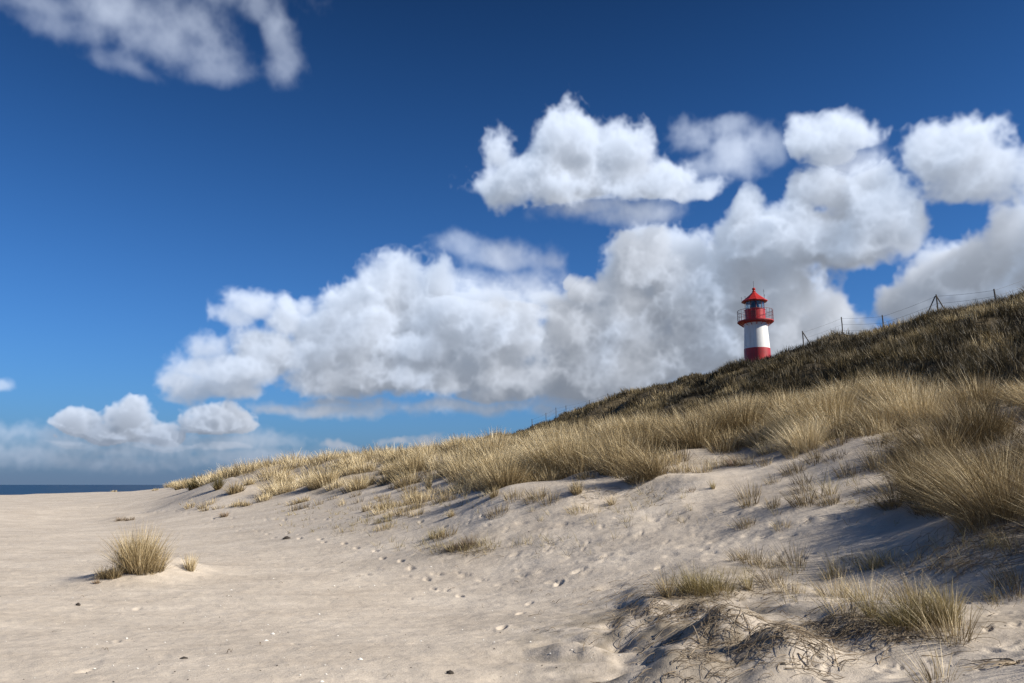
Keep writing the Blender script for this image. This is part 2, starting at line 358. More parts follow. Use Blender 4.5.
def sea_mat():
    m, nt, b, N, L = newmat('sea_water'); b.inputs['Base Color'].default_value = (.008,.015,.023,1); b.inputs['Specular IOR Level'].default_value = .12; b.inputs['Roughness'].default_value = .3; b.inputs['IOR'].default_value = 1.33
    tc = N.new('ShaderNodeTexCoord'); hs = None
    for sc, w in ((.09,1.),(.5,.35)):
        mp = N.new('ShaderNodeMapping'); mp.inputs['Rotation'].default_value = (0,0,.5); mp.inputs['Scale'].default_value = (1,.45,1); L.new(tc.outputs['Object'], mp.inputs['Vector'])
        n = N.new('ShaderNodeTexNoise'); n.inputs['Scale'].default_value = sc; n.inputs['Detail'].default_value = 5; L.new(mp.outputs['Vector'], n.inputs['Vector'])
        q = N.new('ShaderNodeMath'); q.operation = 'MULTIPLY_ADD'; q.inputs[1].default_value = w*(1 if sc < .2 else .35); L.new(n.outputs['Fac'], q.inputs[0])
        if hs: L.new(hs, q.inputs[2])
        else: q.inputs[2].default_value = 0
        hs = q.outputs[0]
    bp = N.new('ShaderNodeBump'); bp.inputs['Strength'].default_value = 1; bp.inputs['Distance'].default_value = 2.2; L.new(hs, bp.inputs['Height']); L.new(bp.outputs['Normal'], b.inputs['Normal'])
    # breaking crests
    n = N.new('ShaderNodeTexNoise'); n.inputs['Scale'].default_value = .22; n.inputs['Detail'].default_value = 7; n.inputs['Roughness'].default_value = .7
    mp = N.new('ShaderNodeMapping'); mp.inputs['Scale'].default_value = (1,.3,1); L.new(tc.outputs['Object'], mp.inputs['Vector']); L.new(mp.outputs['Vector'], n.inputs['Vector'])
    r = N.new('ShaderNodeValToRGB'); r.color_ramp.elements[0].position = .70; r.color_ramp.elements[1].position = .74; L.new(n.outputs['Fac'], r.inputs['Fac'])
    r.color_ramp.elements[0].color = (.008,.015,.023,1); r.color_ramp.elements[1].color = (.45,.5,.52,1); L.new(r.outputs['Color'], b.inputs['Base Color'])
    return m
M['sea'] = sea_mat()

# ------------------------------------------------------------------ ground, one sheet to the horizon
def polar_sheet():
    fine = np.radians(np.arange(-41, 41, .085)); rest = np.radians(np.arange(41, 319, 2.5)); A = np.r_[fine, rest]
    R = [0.02,.4,.9,1.5,2.2,3.0]
    while R[-1] < 26: R.append(R[-1]*1.0052)
    while R[-1] < 240: R.append(R[-1]*1.012)
    while R[-1] < 9500: R.append(R[-1]*1.15)
    R = np.array(R); nr, na = len(R), len(A)
    X = (R[:,None]*np.sin(A)).ravel(); Y = (R[:,None]*np.cos(A)).ravel()
    Z = height(X, Y)
    r = np.hypot(X, Y); near = (r < 70)
    z = np.zeros_like(Z); xn, yn = X[near], Y[near]
    grain = .0065*vnoise(xn, yn, .21, 31)+.0035*vnoise(xn+.5*yn, yn, .09, 32)
    dz = grain.copy()
    for fx, fy, fa, fs, fd in FEET:
        m = (np.abs(xn-fx) < fs*3) & (np.abs(yn-fy) < fs*3)
        if not m.any(): continue
        ca, sa = math.cos(fa), math.sin(fa); u = (xn[m]-fx)*ca+(yn[m]-fy)*sa; v = -(xn[m]-fx)*sa+(yn[m]-fy)*ca
        q = (u/fs)**2+(v/(fs*.42))**2
        dz[m] += fd*fs*(-.42*np.exp(-q*q*.8)+.05*np.exp(-(np.sqrt(q)-1.5)**2*4))
    Z[near] += dz
    rr = np.hypot(X, Y); nf = len(fine)
    GRID.update(R=R, A=fine, Z=Z.reshape(nr, na)[:, :nf].copy())
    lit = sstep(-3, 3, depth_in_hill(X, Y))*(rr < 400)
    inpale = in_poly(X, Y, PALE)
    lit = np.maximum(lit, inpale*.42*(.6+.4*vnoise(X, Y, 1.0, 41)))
    lit = np.maximum(lit, sstep(250, 400, rr)*(X > -60))
    for px_, py_, rx_, ry_, am in ((672,628,1.5,1.6,.72),(735,650,1.4,.9,.65),(850,640,1.3,.45,.6),(700,672,1.3,.5,.6),(930,640,.9,.4,.35),(625,610,.9,.8,.4),(990,545,1.2,.8,.35),(462,552,1.0,.7,.4),(708,592,1.0,.5,.5)):  # dead litter, plus relief shade painted into the sand colour as dark patches
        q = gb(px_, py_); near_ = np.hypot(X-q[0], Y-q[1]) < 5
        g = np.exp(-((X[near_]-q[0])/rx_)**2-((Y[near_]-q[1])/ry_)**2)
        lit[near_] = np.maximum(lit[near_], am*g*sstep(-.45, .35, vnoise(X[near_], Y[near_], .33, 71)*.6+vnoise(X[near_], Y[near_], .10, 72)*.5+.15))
    lit *= Z > SEA_Z+1.2
    i = np.arange(nr-1)[:,None]*na; k = np.arange(na)[None]; k2 = (k+1) % na
    F = np.stack([i+k, i+na+k, i+na+k2, i+k2], -1).reshape(-1, 4)
    # fine sheet winding: clockwise bearings, so flip to face up
    F = F[:, ::1]
    return mesh_np('sand_ground', np.stack([X, Y, Z], 1), F, M['sand'], attrs={'litter': lit})  # the attribute holds both litter and painted relief shade
ground = polar_sheet(); tag(ground, 'pale wind-blown beach and dune sand with footprints', kind='structure')
def sea_sheet():
    R = np.array([60,90,130,180,250,350,500,800,1300,2200,4000,8000,16000,40000.]); A = np.radians(np.arange(-175, 176, 5.)); A = A[(A < math.radians(60))]
    X = (R[:,None]*np.sin(A)).ravel(); Y = (R[:,None]*np.cos(A)).ravel(); na = len(A)
    i = np.arange(len(R)-1)[:,None]*na; k = np.arange(na-1)[None]
    F = np.stack([i+k, i+na+k, i+na+k+1, i+k+1], -1).reshape(-1, 4)
    return mesh_np('sea', np.stack([X, Y, np.full(len(X), SEA_Z)], 1), F, M['sea'])
tag(sea_sheet(), 'dark blue sea reaching the horizon behind the beach', kind='structure')

# ------------------------------------------------------------------ grass
def blades(name, root, h, ldir, lean, curl, width, tone, seg, mat, parent=None):
    n = len(root); t = np.linspace(0, 1, seg+1)[None]
    rng = np.random.default_rng(n)
    s = lean[:,None]*t+curl[:,None]*t*t
    up = t*np.sqrt(np.clip(1-(np.clip(lean, 0, .97)**2), .05, 1))[:,None]-.38*curl[:,None]*t**2*np.clip(curl[:,None]*1.6, 0, 1)
    P = root[:,None,:]+np.stack([ldir[:,0:1]*s, ldir[:,1:2]*s, up], -1)*h[:,None,None]
    ya = rng.uniform(0, math.pi, n); side = np.stack([np.cos(ya), np.sin(ya), np.zeros(n)], -1)
    w = (width[:,None]*.5*(1-.88*t**1.6))[..., None]*side[:,None,:]
    V = np.stack([P-w, P+w], 2).reshape(-1, 3)
    b = (np.arange(n)*(seg+1)*2)[:,None]+np.arange(seg)[None]*2
    F = np.stack([b, b+1, b+3, b+2], -1).reshape(-1, 4)
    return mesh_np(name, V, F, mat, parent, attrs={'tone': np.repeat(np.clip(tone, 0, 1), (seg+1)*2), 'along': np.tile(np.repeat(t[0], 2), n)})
WIND = np.array([-1.0, -.12])
def clump_field(rng, cx, cy, nb, rad, hh, wind, tone_c, wmin=.0045, spread=.35, tone_s=.27):
    """blade parameters for clumps with centres cx, cy; every argument per clump"""
    K = np.repeat(np.arange(len(cx)), nb); n = len(K)
    rr = np.sqrt(rng.uniform(0, 1, n)); a = rng.uniform(0, 2*math.pi, n)
    x = cx[K]+rr*np.cos(a)*rad[K]; y = cy[K]+rr*np.sin(a)*rad[K]
    z = surf(x, y)-.02
    h = hh[K]*rng.uniform(.5, 1.08, n)*(1-.22*rr)
    out = np.stack([np.cos(a), np.sin(a)], 1)*(spread*rr*rng.uniform(.3, 1.3, n))[:,None]+rng.normal(0, .10, (n, 2))*np.where(rng.uniform(0, 1, n) < .09, 4.5, 1)[:,None]+WIND[None]*wind[K][:,None]*.75
    lean = np.linalg.norm(out, axis=1); ldir = out/(lean[:,None]+1e-6)
    cu = WIND[None]*(wind[K]*rng.uniform(.3, 1.2, n))[:,None]+out*.3
    curl = np.linalg.norm(cu, axis=1)
    d = np.hypot(x, y); width = np.maximum(wmin, d*.00046)*rng.uniform(.7, 1.3, n)
    tone = tone_c[K]+rng.normal(0, tone_s, n)
    return np.stack([x, y, z], 1), h, ldir, np.clip(lean, 0, .9), np.clip(curl, 0, .7), width, tone
def jitter_points(rng, x0, x1, y0, y1, s):
    gx, gy = np.meshgrid(np.arange(x0, x1, s), np.arange(y0, y1, s)); n = gx.size
    return gx.ravel()+rng.uniform(-.5, .5, n)*s, gy.ravel()+rng.uniform(-.5, .5, n)*s
def pale_grass():
    """rounded tussocks standing close together, with thin short growth between them"""
    rng = np.random.default_rng(3); bands = [(0, 15, 1.2, .36, 1150, 5), (15, 27, 1.28, .46, 980, 4), (27, 48, 1.7, .55, 460, 3), (48, 140, 2.3, .78, 170, 3)]
    for i, (r0, r1, s, rd, nb, seg) in enumerate(bands):
        P = []
        for kind, sp in (('tussock', s), ('filler', s*.38)):
            x, y = jitter_points(rng, -75, 22, 3, 135, sp); r = np.hypot(x, y); az = np.degrees(np.arctan2(x, y))
            inside = in_poly(x, y, PALE); ed = edge_dist(x, y)*np.where(inside, 1, -1)
            big = vnoise(x, y, 4.2, 51)*.6+vnoise(x, y, 2.0, 52)*.4
            m = (r >= r0) & (r < r1) & (az < 41) & (az > -36) & (depth_in_hill(x, y) < .5)
            if kind == 'tussock': m &= (inside & (rng.uniform(0, 1, len(x)) < .95+.6*big+.3*(ed < 1.5))) | ((ed > -.8-r*.02) & (ed < 0) & (big > .05) & (x < 3) & (rng.uniform(0, 1, len(x)) < .3))
            else: m &= (inside & (rng.uniform(0, 1, len(x)) < .42+.6*big+.5*(x > 5.5)*(r < 16))) | ((ed > -2.4-r*.03) & (ed < 0) & (rng.uniform(0, 1, len(x)) < .22+.5*big))
            x, y, r, ed, big = x[m], y[m], r[m], ed[m], big[m]; n = len(x)
            e = sstep(-.9, .7, ed); t = kind == 'tussock'; size = rng.uniform(.65, 1.25, n)*(.78+.22*e)
            rad = rd*size*(1 if t else .55)
            hh = (.86*size+.16*big)*(1+.18*sstep(3, 7, x)*sstep(22, 14, r)+.12*sstep(14, 20, r))*rng.uniform(.85, 1.12, n) if t else (.34+.22*e+.12*big)*rng.uniform(.6, 1.3, n)
            N_ = np.maximum(10, nb*size**2*(1 if t else .16)*rng.uniform(.7, 1.2, n)).astype(int)
            wind = .15+.19*sstep(1, 7, x)*sstep(24, 10, r)+.07*rng.normal(0, 1, n)
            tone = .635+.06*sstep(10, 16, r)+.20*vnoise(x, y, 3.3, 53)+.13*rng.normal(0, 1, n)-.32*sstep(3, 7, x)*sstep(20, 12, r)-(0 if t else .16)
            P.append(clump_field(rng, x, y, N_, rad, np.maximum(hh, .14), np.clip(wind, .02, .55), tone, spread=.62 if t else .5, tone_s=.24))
        yield [np.concatenate([q[k] for q in P]) for k in range(7)], seg
def make_pale():
    sets = list(pale_grass())
    names = ['near', 'mid', 'far', 'distant']
    labs = ['dense straw-coloured marram grass leaning left over the sand at the right edge',
            'dense pale marram grass along the sand slope in front of the old dune',
            'pale marram grass thinning toward the left along the low foredune crest',
            'short yellow marram grass on the farthest low dune beside the sea']
    for (a, seg), lab in zip(sets, labs):
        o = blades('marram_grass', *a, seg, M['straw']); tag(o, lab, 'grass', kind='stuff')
        print('pale', len(a[0]))
make_pale()
def hill_grass():
    rng = np.random.default_rng(5); out = []
    for r0, r1, s, nb in ((8, 45, .52, 62), (45, 60, .66, 74), (60, 100, .95, 50), (100, 260, 1.5, 34)):
        x, y = jitter_points(rng, -60, 75, 7, 235, s); r = np.hypot(x, y)
        m = (r >= r0) & (r < r1) & in_poly(x, y, HILL); x, y, r = x[m], y[m], r[m]
        # only the slope that faces the beach and a strip behind its crest
        n = len(x); pn = vnoise(x, y, 2.4, 61)*.6+vnoise(x, y, 1.0, 62)*.5
        keep = rng.uniform(0, 1, n) < np.clip(.95+.7*pn+.3*(r < 45), 0, 1); x, y, r, pn = x[keep], y[keep], r[keep], pn[keep]; n = len(x)
        N_ = np.maximum(8, nb*rng.uniform(.6, 1.3, n)).astype(int)
        pale = sstep(.1, .5, vnoise(x, y, 1.9, 63))*.48
        tone = .27+.30*pn+pale+.13*vnoise(x, y, 6.0, 64)+.16*rng.normal(0, 1, n)
        out.append(clump_field(rng, x, y, N_, s*rng.uniform(.45, .8, n), (.56+.22*pn)*rng.uniform(.7, 1.35, n), np.clip(.12+.08*rng.normal(0, 1, n), 0, .4), tone, wmin=.010, tone_s=.17))
    a = [np.concatenate([q[k] for q in out]) for k in range(7)]
    a[5] = a[5]*1.5
    print('hill', len(a[0]))
    return blades('dune_grass', *a, 2, M['old'])
tag(hill_grass(), 'dark brown tufted grass covering the steep old dune below the fence', 'grass', kind='stuff')

# individual tussocks
def tussock(name, px, py, wpx, hpx, nb, label, cat='grass tussock', mat='straw', tone=.6, wind=.12, spread=.55, group=None, Yov=None, seed=1, fill=1):
    p = ground_at(px, py); rng = np.random.default_rng(int(px*7+py*13+seed))
    sc = p[1]/FPX; R = wpx*sc*.5; H = hpx*sc
    k = max(1, int(fill)); 
    root = []
    cx = p[0]+rng.uniform(-1, 1, k)*R*.55*(k > 1); cy = p[1]+rng.uniform(-1, 1, k)*R*.22*(k > 1)
    a = clump_field(rng, cx, cy, np.full(k, nb//k), np.full(k, R*(.42 if k == 1 else .34)), H*rng.uniform(.62, 1.15, k), np.full(k, wind), np.full(k, tone), spread=spread)
    a = list(a); a[0] = a[0]-p
    o = blades(name, *a, 4, M[mat]); o.location = p
    tag(o, label, cat, group)
    return o
T = [ # px, py base, width px, height px, blades, material, tone, wind, spread, fill, label
 (140,571,50,47,2400,'straw',.60,.02,.58,8,'large straw-coloured tussock on its own low sand mound on the open beach'),
 (109,578,24,20,520,'straw',.36,.10,.75,4,'low dark-stemmed tussock against the left foot of the large straw-coloured tussock'),
 (97,584,9,10,68,'litter',.5,.1,.6,1,'small brown sprig at the shadow end of the large beach tussock'),
 (190,571,17,20,187,'straw',.75,.02,.4,1,'small pale tuft just right of the large beach tussock'),
 (152,575,7,6,51,'straw',.5,.05,.8,1,'tiny brown tuft in front of the large beach tussock'),
 (124,521,24,6,204,'litter',.35,.2,.9,2,'flat dark dead tuft behind the large beach tussock'),
 (115,491,14,4,102,'straw',.6,.1,.8,2,'tiny tuft standing alone on the beach crest against the sea'),
 (152,491,14,4,119,'straw',.7,.1,.8,2,'tiny pale tuft at the shore end of the dunes beside the sea'),
 (182,489,14,11,204,'straw',.55,.1,.8,2,'leftmost yellow tussock of the dune end beside the sea'),
 (194,489,14,15,272,'green',.15,.1,.7,2,'dark tussock with a shaded foot second from the sea end of the dunes'),
 (207,480,26,18,374,'straw',.55,.1,.8,3,'rounded brownish tussock on top of the seaward dune end'),
 (218,490,11,18,204,'green',.1,.1,.5,1,'narrow dark tussock on bare sand below the rounded dune-end tussock'),
 (236,493,22,16,340,'straw',.5,.14,.8,3,'golden tussock with dark shaded side beside the sandy gap'),
 (250,485,14,12,204,'straw',.72,.1,.7,2,'pale tussock on the upper side of the sandy gap'),
 (262,500,20,9,187,'straw',.6,.2,.8,2,'low straggling tuft on the sand spur below the sandy gap'),
 (242,507,16,9,136,'straw',.5,.2,.8,2,'brownish tuft on the middle of the thin sand spur'),
 (224,517,14,10,136,'litter',.6,.25,.7,1,'last small brown tuft at the lower tip of the thin sand spur'),
 (300,503,34,9,238,'straw',.55,.15,.8,4,'wide sparse row of short tufts on the slope below the pale foredune grass'),
 (382,523,22,12,119,'green',.4,.15,.6,2,'sparse short tuft with an ash-grey shadow on the mid slope'),
 (429,489,8,17,119,'straw',.6,.08,.4,1,'narrow upright tuft in front of the pale foredune grass'),
 (421,503,14,9,102,'litter',.4,.1,.6,1,'small brown tuft at the tip of the long dark shadow'),
 (451,517,11,14,102,'straw',.7,.1,.5,1,'slim tuft with a short shadow alone on smooth sand'),
 (494,497,14,18,153,'straw',.6,.1,.6,1,'tuft standing at the right end of the long dark shadow'),
 (435,538,22,13,153,'green',.55,.1,.6,2,'pale green sprouts on the small sandy hump'),
 (460,549,36,14,420,'litter',.3,.15,.9,3,'matted dark tuft crowning the small sandy hump'),
 (577,494,20,22,221,'straw',.55,.08,.5,1,'upright tuft with a dark foot left of the deep shaded hollow'),
 (646,480,50,52,952,'straw',.45,.42,.6,4,'big drooping tussock hanging over the deep shaded hollow'),
 (612,505,12,20,68,'straw',.65,.2,.6,1,'few thin blades in front of the deep shaded hollow'),
 (713,489,7,18,44,'green',.6,.05,.3,1,'single slender sprig on open sand right of the drooping tussock'),
 (688,493,20,7,51,'litter',.5,.2,.8,2,'sparse creeping sprig on open sand below the drooping tussock'),
 (742,466,9,12,40,'straw',.6,.1,.5,1,'tiny thin sprig on the sand under the tall pale grass'),
 (826,496,36,36,85,'green',.55,.22,.7,3,'loose scatter of thin blades beside the shadow of the rising grass bank'),
 (735,466,30,16,136,'litter',.75,.3,.8,2,'reddish dead tuft at the foot of the tall pale grass'),
 (708,592,84,32,884,'green',.42,.16,.8,6,'broad low tussock crowning the eroded sand hummock'),
 (668,598,22,34,187,'straw',.6,.12,.4,1,'upright pale tuft on the left shoulder of the eroded hummock'),
 (748,590,14,32,70,'green',.55,.12,.4,1,'tall thin green tuft on the right shoulder of the eroded hummock'),
 (832,578,30,30,78,'green',.7,.1,.6,2,'sparse yellow-green blades on sand between the two low hummocks'),
 (795,572,40,22,51,'green',.6,.15,.7,3,'very thin scattered blades behind the eroded hummock'),
 (880,566,46,30,187,'green',.65,.15,.6,4,'yellow-green sprouts along the shadow line below the grass bank'),
 (915,626,92,42,900,'green',.30,.26,.8,6,'wide wind-combed tussock with dark matted foot'),
 (948,622,30,52,289,'green',.66,.20,.45,1,'upright yellowish tuft at the right end of the wind-combed tussock'),
 (872,618,18,46,85,'green',.55,.22,.4,1,'few tall blades at the left end of the wind-combed tussock'),
 (958,508,110,72,1900,'straw',.44,.34,.55,9,'tall leaning tussock at the lower edge of the grass bank beside the right sand slope'),
 (905,502,56,54,900,'straw',.36,.36,.65,4,'long-bladed tussock bending over the dark shadow left of the tall leaning tussock'),
]
for (px, py, w, h, nb, mat, tone, wind, spread, fill, lab) in T:
    tussock('grass_tussock', px, py, w, h, nb, lab, mat=mat, tone=tone, wind=wind, spread=spread, fill=fill)

# thin scattered shoots and dead stems lying on the sand
def shoots():
    rng = np.random.default_rng(21); xs = []
    for (px, py, sx, sy, n) in ((470,500,60,8,26),(600,515,60,12,30),(720,520,70,14,16),(560,550,60,14,12),(860,500,40,25,34),(900,565,80,10,50),(810,600,40,10,14),(990,545,40,12,50),(350,525,60,10,70),(420,505,60,12,40),(300,512,40,8,30),(420,545,50,8,30),(460,548,34,6,60),(650,500,50,8,30),(740,585,60,14,30),(520,545,40,6,14),(1000,600,25,20,16)):
        for k in range(n):
            p = ground_at(px+rng.normal(0, sx*.6), py+rng.normal(0, sy*.6)); xs.append(p[:2])
    xs = np.array(xs); n = len(xs)
    a = clump_field(rng, xs[:,0], xs[:,1], rng.integers(3, 14, n), np.full(n, .07), rng.uniform(.10, .30, n), np.full(n, .2), rng.uniform(.3, .8, n), spread=.9)
    tag(blades('beach_grass_shoots', *a, 3, M['green']), 'thin scattered grass shoots coming up through the bare sand', 'grass', kind='stuff')
shoots()
def stems():
    rng = np.random.default_rng(31); V = []; F = []; TN = []; AL = []
    def stem(x, y, L, ang, w, tone, lift=.03, wig=.5):
        n = 9; b = len(V)//1; pts = []
        for i in range(n):
            pts.append((x, y)); x += math.cos(ang)*L/n; y += math.sin(ang)*L/n; ang += rng.normal(0, wig)
        P = np.array(pts); z = surf(P[:,0], P[:,1])+.006+lift*np.abs(np.sin(np.linspace(0, rng.uniform(1, 6), n)))
        P = np.c_[P, z]
        d = np.gradient(P, axis=0); d /= np.linalg.norm(d, axis=1)[:,None]+1e-9; s = np.cross(d, (0,0,1)); s /= np.linalg.norm(s, axis=1)[:,None]+1e-9; u = np.cross(s, d)
        b = sum(len(v) for v in V); ring_ = []
        for k in range(3):
            a = 2*math.pi*k/3; ring_.append(P+(s*math.cos(a)+u*math.sin(a))*w*np.linspace(1, .4, n)[:,None])
        V.append(np.stack(ring_, 1).reshape(-1, 3))
        for i in range(n-1):
            for k in range(3): F.append((b+i*3+k, b+(i+1)*3+k, b+(i+1)*3+(k+1) % 3, b+i*3+(k+1) % 3))
        TN.extend([tone]*(n*3)); AL.extend([.5]*(n*3))
    def patch(px, py, sx, sy, n, L, ang, w=.0035, lift=.03, wig=.3):
        for k in range(n):
            p = ground_at(px+rng.normal(0, sx), py+rng.normal(0, sy))
            stem(p[0], p[1], L*rng.uniform(.4, 1.4), math.radians(ang+rng.normal(0, 28))+(math.pi if rng.random() < .5 else 0), w*rng.uniform(.5, 1.4), rng.uniform(.05, .8), lift*rng.uniform(0, 1.5), wig)
    patch(680,640,54,26,170,.24,20,w=.003); patch(640,610,26,12,70,.22,25,w=.003); patch(740,645,45,18,110,.26,15,w=.003); patch(690,612,40,8,150,.25,10)
    patch(830,630,50,8,190,.34,5); patch(900,630,40,7,190,.30,5); patch(800,655,60,18,70,.3,15); patch(970,560,40,10,140,.34,12); patch(990,530,26,9,110,.3,15)
    patch(460,552,20,3,60,.25,10); patch(700,590,45,5,150,.22,5); patch(630,495,30,6,60,.3,10); patch(715,462,22,3,70,.3,10,lift=.09)
    patch(560,600,60,20,22,.14,10); patch(350,600,130,40,20,.10,0); patch(880,480,30,20,70,.3,20)
    # the pale root with radiating stems at the lower right
    c = ground_at(1016, 664)
    for k in range(16): stem(c[0], c[1], rng.uniform(.18, .5), math.radians(95+k*11+rng.normal(0, 6)), .005, .75, .02, .12)
    # bowed stalk
    for (a, b2, L, g) in ((838,668,.42,80),(690,660,.35,70),(700,645,.3,100),(655,640,.5,20),(740,650,.55,15),(780,640,.4,30),(640,655,.45,25)):
        c = ground_at(a, b2); stem(c[0], c[1], L, math.radians(g), .006, .7, .05, .25)
    tag(mesh_np('dead_stems', np.concatenate(V), np.array(F), M['litter'], attrs={'tone': np.array(TN), 'along': np.array(AL)}), 'tangle of dry dead grass stems and roots lying on the sand', 'plant debris', kind='stuff')
stems()
# shell grit and dark beach debris: small irregular chips
def chips(name, n, mat, smin, smax, lab, cat, area, seed):
    rng = np.random.default_rng(seed); V = []; F = []
    for k in range(n):
        px, py = rng.uniform(area[0], area[1]), area[2]+(area[3]-area[2])*rng.uniform(0, 1)**.8
        p = ground_at(px, py); s = rng.uniform(smin, smax)*(1 if rng.random() < .9 else 1.8); b = len(V); m = 6; a0 = rng.uniform(0, 6)
        rr = s*rng.uniform(.6, 1.2, m); el = rng.uniform(.4, 1)
        for j in range(m): a = a0+j*2*math.pi/m; V.append((p[0]+rr[j]*math.cos(a), p[1]+rr[j]*math.sin(a)*el, p[2]+.002))
        V.append((p[0], p[1], p[2]+s*rng.uniform(.4, .8)+.003))
        for j in range(m): F.append((b+j, b+(j+1) % m, b+m))
    tag(mesh_np(name, np.array(V), np.array(F), mat, smooth=False), lab, cat, kind='stuff')
chips('shell_fragments', 120, M['shell'], .006, .015, 'tiny white shell fragments strewn over the lower beach', 'shells', (0,620,560,683), 41)
chips('beach_debris', 120, M['weed'], .005, .013, 'small dark scraps of seaweed and wood scattered on the sand', 'beach debris', (0,1024,505,683), 42)
def lump(px, py, w, h, name, lab, cat, seed):
    rng = np.random.default_rng(seed); p = ground_at(px, py); sc = p[1]/FPX; b = MB(); rx, rz = w*sc/2, h*sc*.6
    prof = [(.75,-.3),(1,.1),(.85,.5),(.5,.85),(.12,1)]
    b.lathe([(r*rx*rng.uniform(.9, 1.1), z*rz) for r, z in prof], 9)
    b.v = [(x*rng.uniform(.85, 1.15), y*rng.uniform(.45, .65), z*rng.uniform(.85, 1.2)) for x, y, z in b.v]
    o = b.build(name, M['weed'], smooth=True); o.location = p; o.rotation_euler.z = rng.uniform(-.4, .4); tag(o, lab, cat)
lump(287,539,9,4,'seaweed_clump','black seaweed clump alone on the sand right of the beach tussock','seaweed',1)
lump(78,606,6,4,'driftwood_chunk','dark driftwood chunk on open sand in front of the large beach tussock','driftwood',2)
lump(450,674,8,5,'driftwood_chunk','dark chunk lying on the nearest sand at the bottom edge','driftwood',3)
lump(184,659,8,3,'driftwood_chunk','flat dark scrap on the near sand in the lower left','driftwood',4)

# ------------------------------------------------------------------ lighthouse
LY = 100.0; LX = 757.3
zy = lambda y: at(LX, y, LY)[2]
base = at(758.3, 372, LY); S = LY/FPX/math.cos(PITCH)*1.02
gz = float(height(base[0], base[1])); lh = empty('lighthouse', (base[0], base[1], gz)); tag(lh, 'small red and white striped lighthouse with a red lantern roof behind the grassy dune', 'lighthouse')
Z = lambda y: zy(y)-gz
lh.rotation_euler.z = math.radians(10)
zd = Z(321.5)
b = MB(); b.lathe([(1.74,-1.5),(1.62,Z(349))], 48, cap=True); b.build('red_band', M['red'], lh, True)
b = MB(); b.lathe([(1.60,Z(349)-.02),(1.41,zd-.30)], 48); b.build('white_tower', M['white'], lh, True)
b = MB(); b.lathe([(1.41,zd-.30),(1.50,zd-.22),(1.62,zd-.14),(2.22,zd-.13),(2.26,zd-.12),(2.26,zd),(1.3,zd+.01)], 48); gd = b.build('gallery_deck', M['red'], lh, True)
for k in range(16):
    a = 2*math.pi*k/16; m = MB(); ca, sa = math.cos(a), math.sin(a)
    m.tube([(1.54*ca,1.54*sa,zd-.62),(2.18*ca,2.18*sa,zd-.15)], .045, 4); m.build('bracket', M['red'], gd)
rl = MB(); hr = Z(311)-zd; n = 28
for z in (hr, hr*.66, hr*.33): rl.tube([(2.2*math.cos(2*math.pi*k/48), 2.2*math.sin(2*math.pi*k/48), zd+z) for k in range(49)], .026 if z == hr else .016, 5, cap=False)
for k in range(n):
    a = 2*math.pi*k/n; rl.tube([(2.2*math.cos(a),2.2*math.sin(a),zd),(2.2*math.cos(a),2.2*math.sin(a),zd+hr)], .020, 4)
rl.build('railing', M['rail'], lh)
zw = Z(310); ze = Z(302)
b = MB(); b.lathe([(1.30,zd+.015),(1.30,zd+.1),(1.26,zd+.12),(1.26,zw-.06),(1.32,zw-.05),(1.32,zw)], 32); lr = b.build('lantern_room', M['red'], lh, True)
d = MB(); d.box((1.255*math.cos(-2.2), 1.255*math.sin(-2.2), zd+.62), (.10,.62,1.1), -2.2); d.build('door', M['rail'], lr)
NP = 10
for k in range(NP):
    a0 = 2*math.pi*k/NP; a1 = 2*math.pi*(k+1)/NP; p0 = np.array([1.18*math.cos(a0),1.18*math.sin(a0)]); p1 = np.array([1.18*math.cos(a1),1.18*math.sin(a1)])
    c = (p0+p1)/2; w = MB(); w.box((c[0], c[1], (zw+ze)/2), (np.hypot(*(p1-p0))-.10, .02, ze-zw-.02), math.atan2(*(p1-p0)[::-1])); w.build('window', M['glass'], lr)
    w = MB(); w.tube([(p0[0], p0[1], zw),(p0[0], p0[1], ze)], .045, 6); w.build('window_mullion', M['rail'], lr)
b = MB(); b.lathe([(.30,zw-.9),(.30,zw+.05),(.42,zw+.12),(.50,zw+.4),(.46,zw+.7),(.30,ze-.1)], 20); b.build('lamp_lens', simple('lens_housing', (.45,.55,.55), .2, .3, 8), lh, True)
zt = Z(292); h = zt-ze
b = MB(); b.lathe([(1.15,ze-.02),(1.56,ze-.03),(1.66,ze+.02),(1.66,ze+.10),(1.40,ze+.26),(1.05,ze+.26+.22*h),(.62,ze+.26+.48*h),(.30,ze+.26+.72*h),(.20,zt+.02)], 10); rf = b.build('roof', M['redroof'], lh)
b = MB(); b.lathe([(.20,zt),(.24,zt+.10),(.14,zt+.16),(.13,zt+.22),(.21,zt+.30),(.23,zt+.40),(.16,zt+.52),(.05,zt+.58)], 16); b.build('finial', M['redroof'], rf, True)
b = MB(); b.tube([(0,0,zt+.5),(0,0,Z(281))], .022, 5); b.build('lightning_rod', M['steel'], rf)
for a, r, hh in ((.15,1.6,1.1),(-.5,1.2,1.35),(2.6,1.58,.7),(3.4,1.5,.5),(.7,1.62,.6)):
    x, y = r*math.cos(a), r*math.sin(a); b = MB(); z0 = ze+.06+(1.62-r)*.5; b.tube([(x,y,z0),(x,y,z0+hh)], .018, 4); b.tube([(x-.14,y,z0+hh*.8),(x+.14,y,z0+hh*.8)], .012, 4); b.build('antenna', M['steel'], rf)

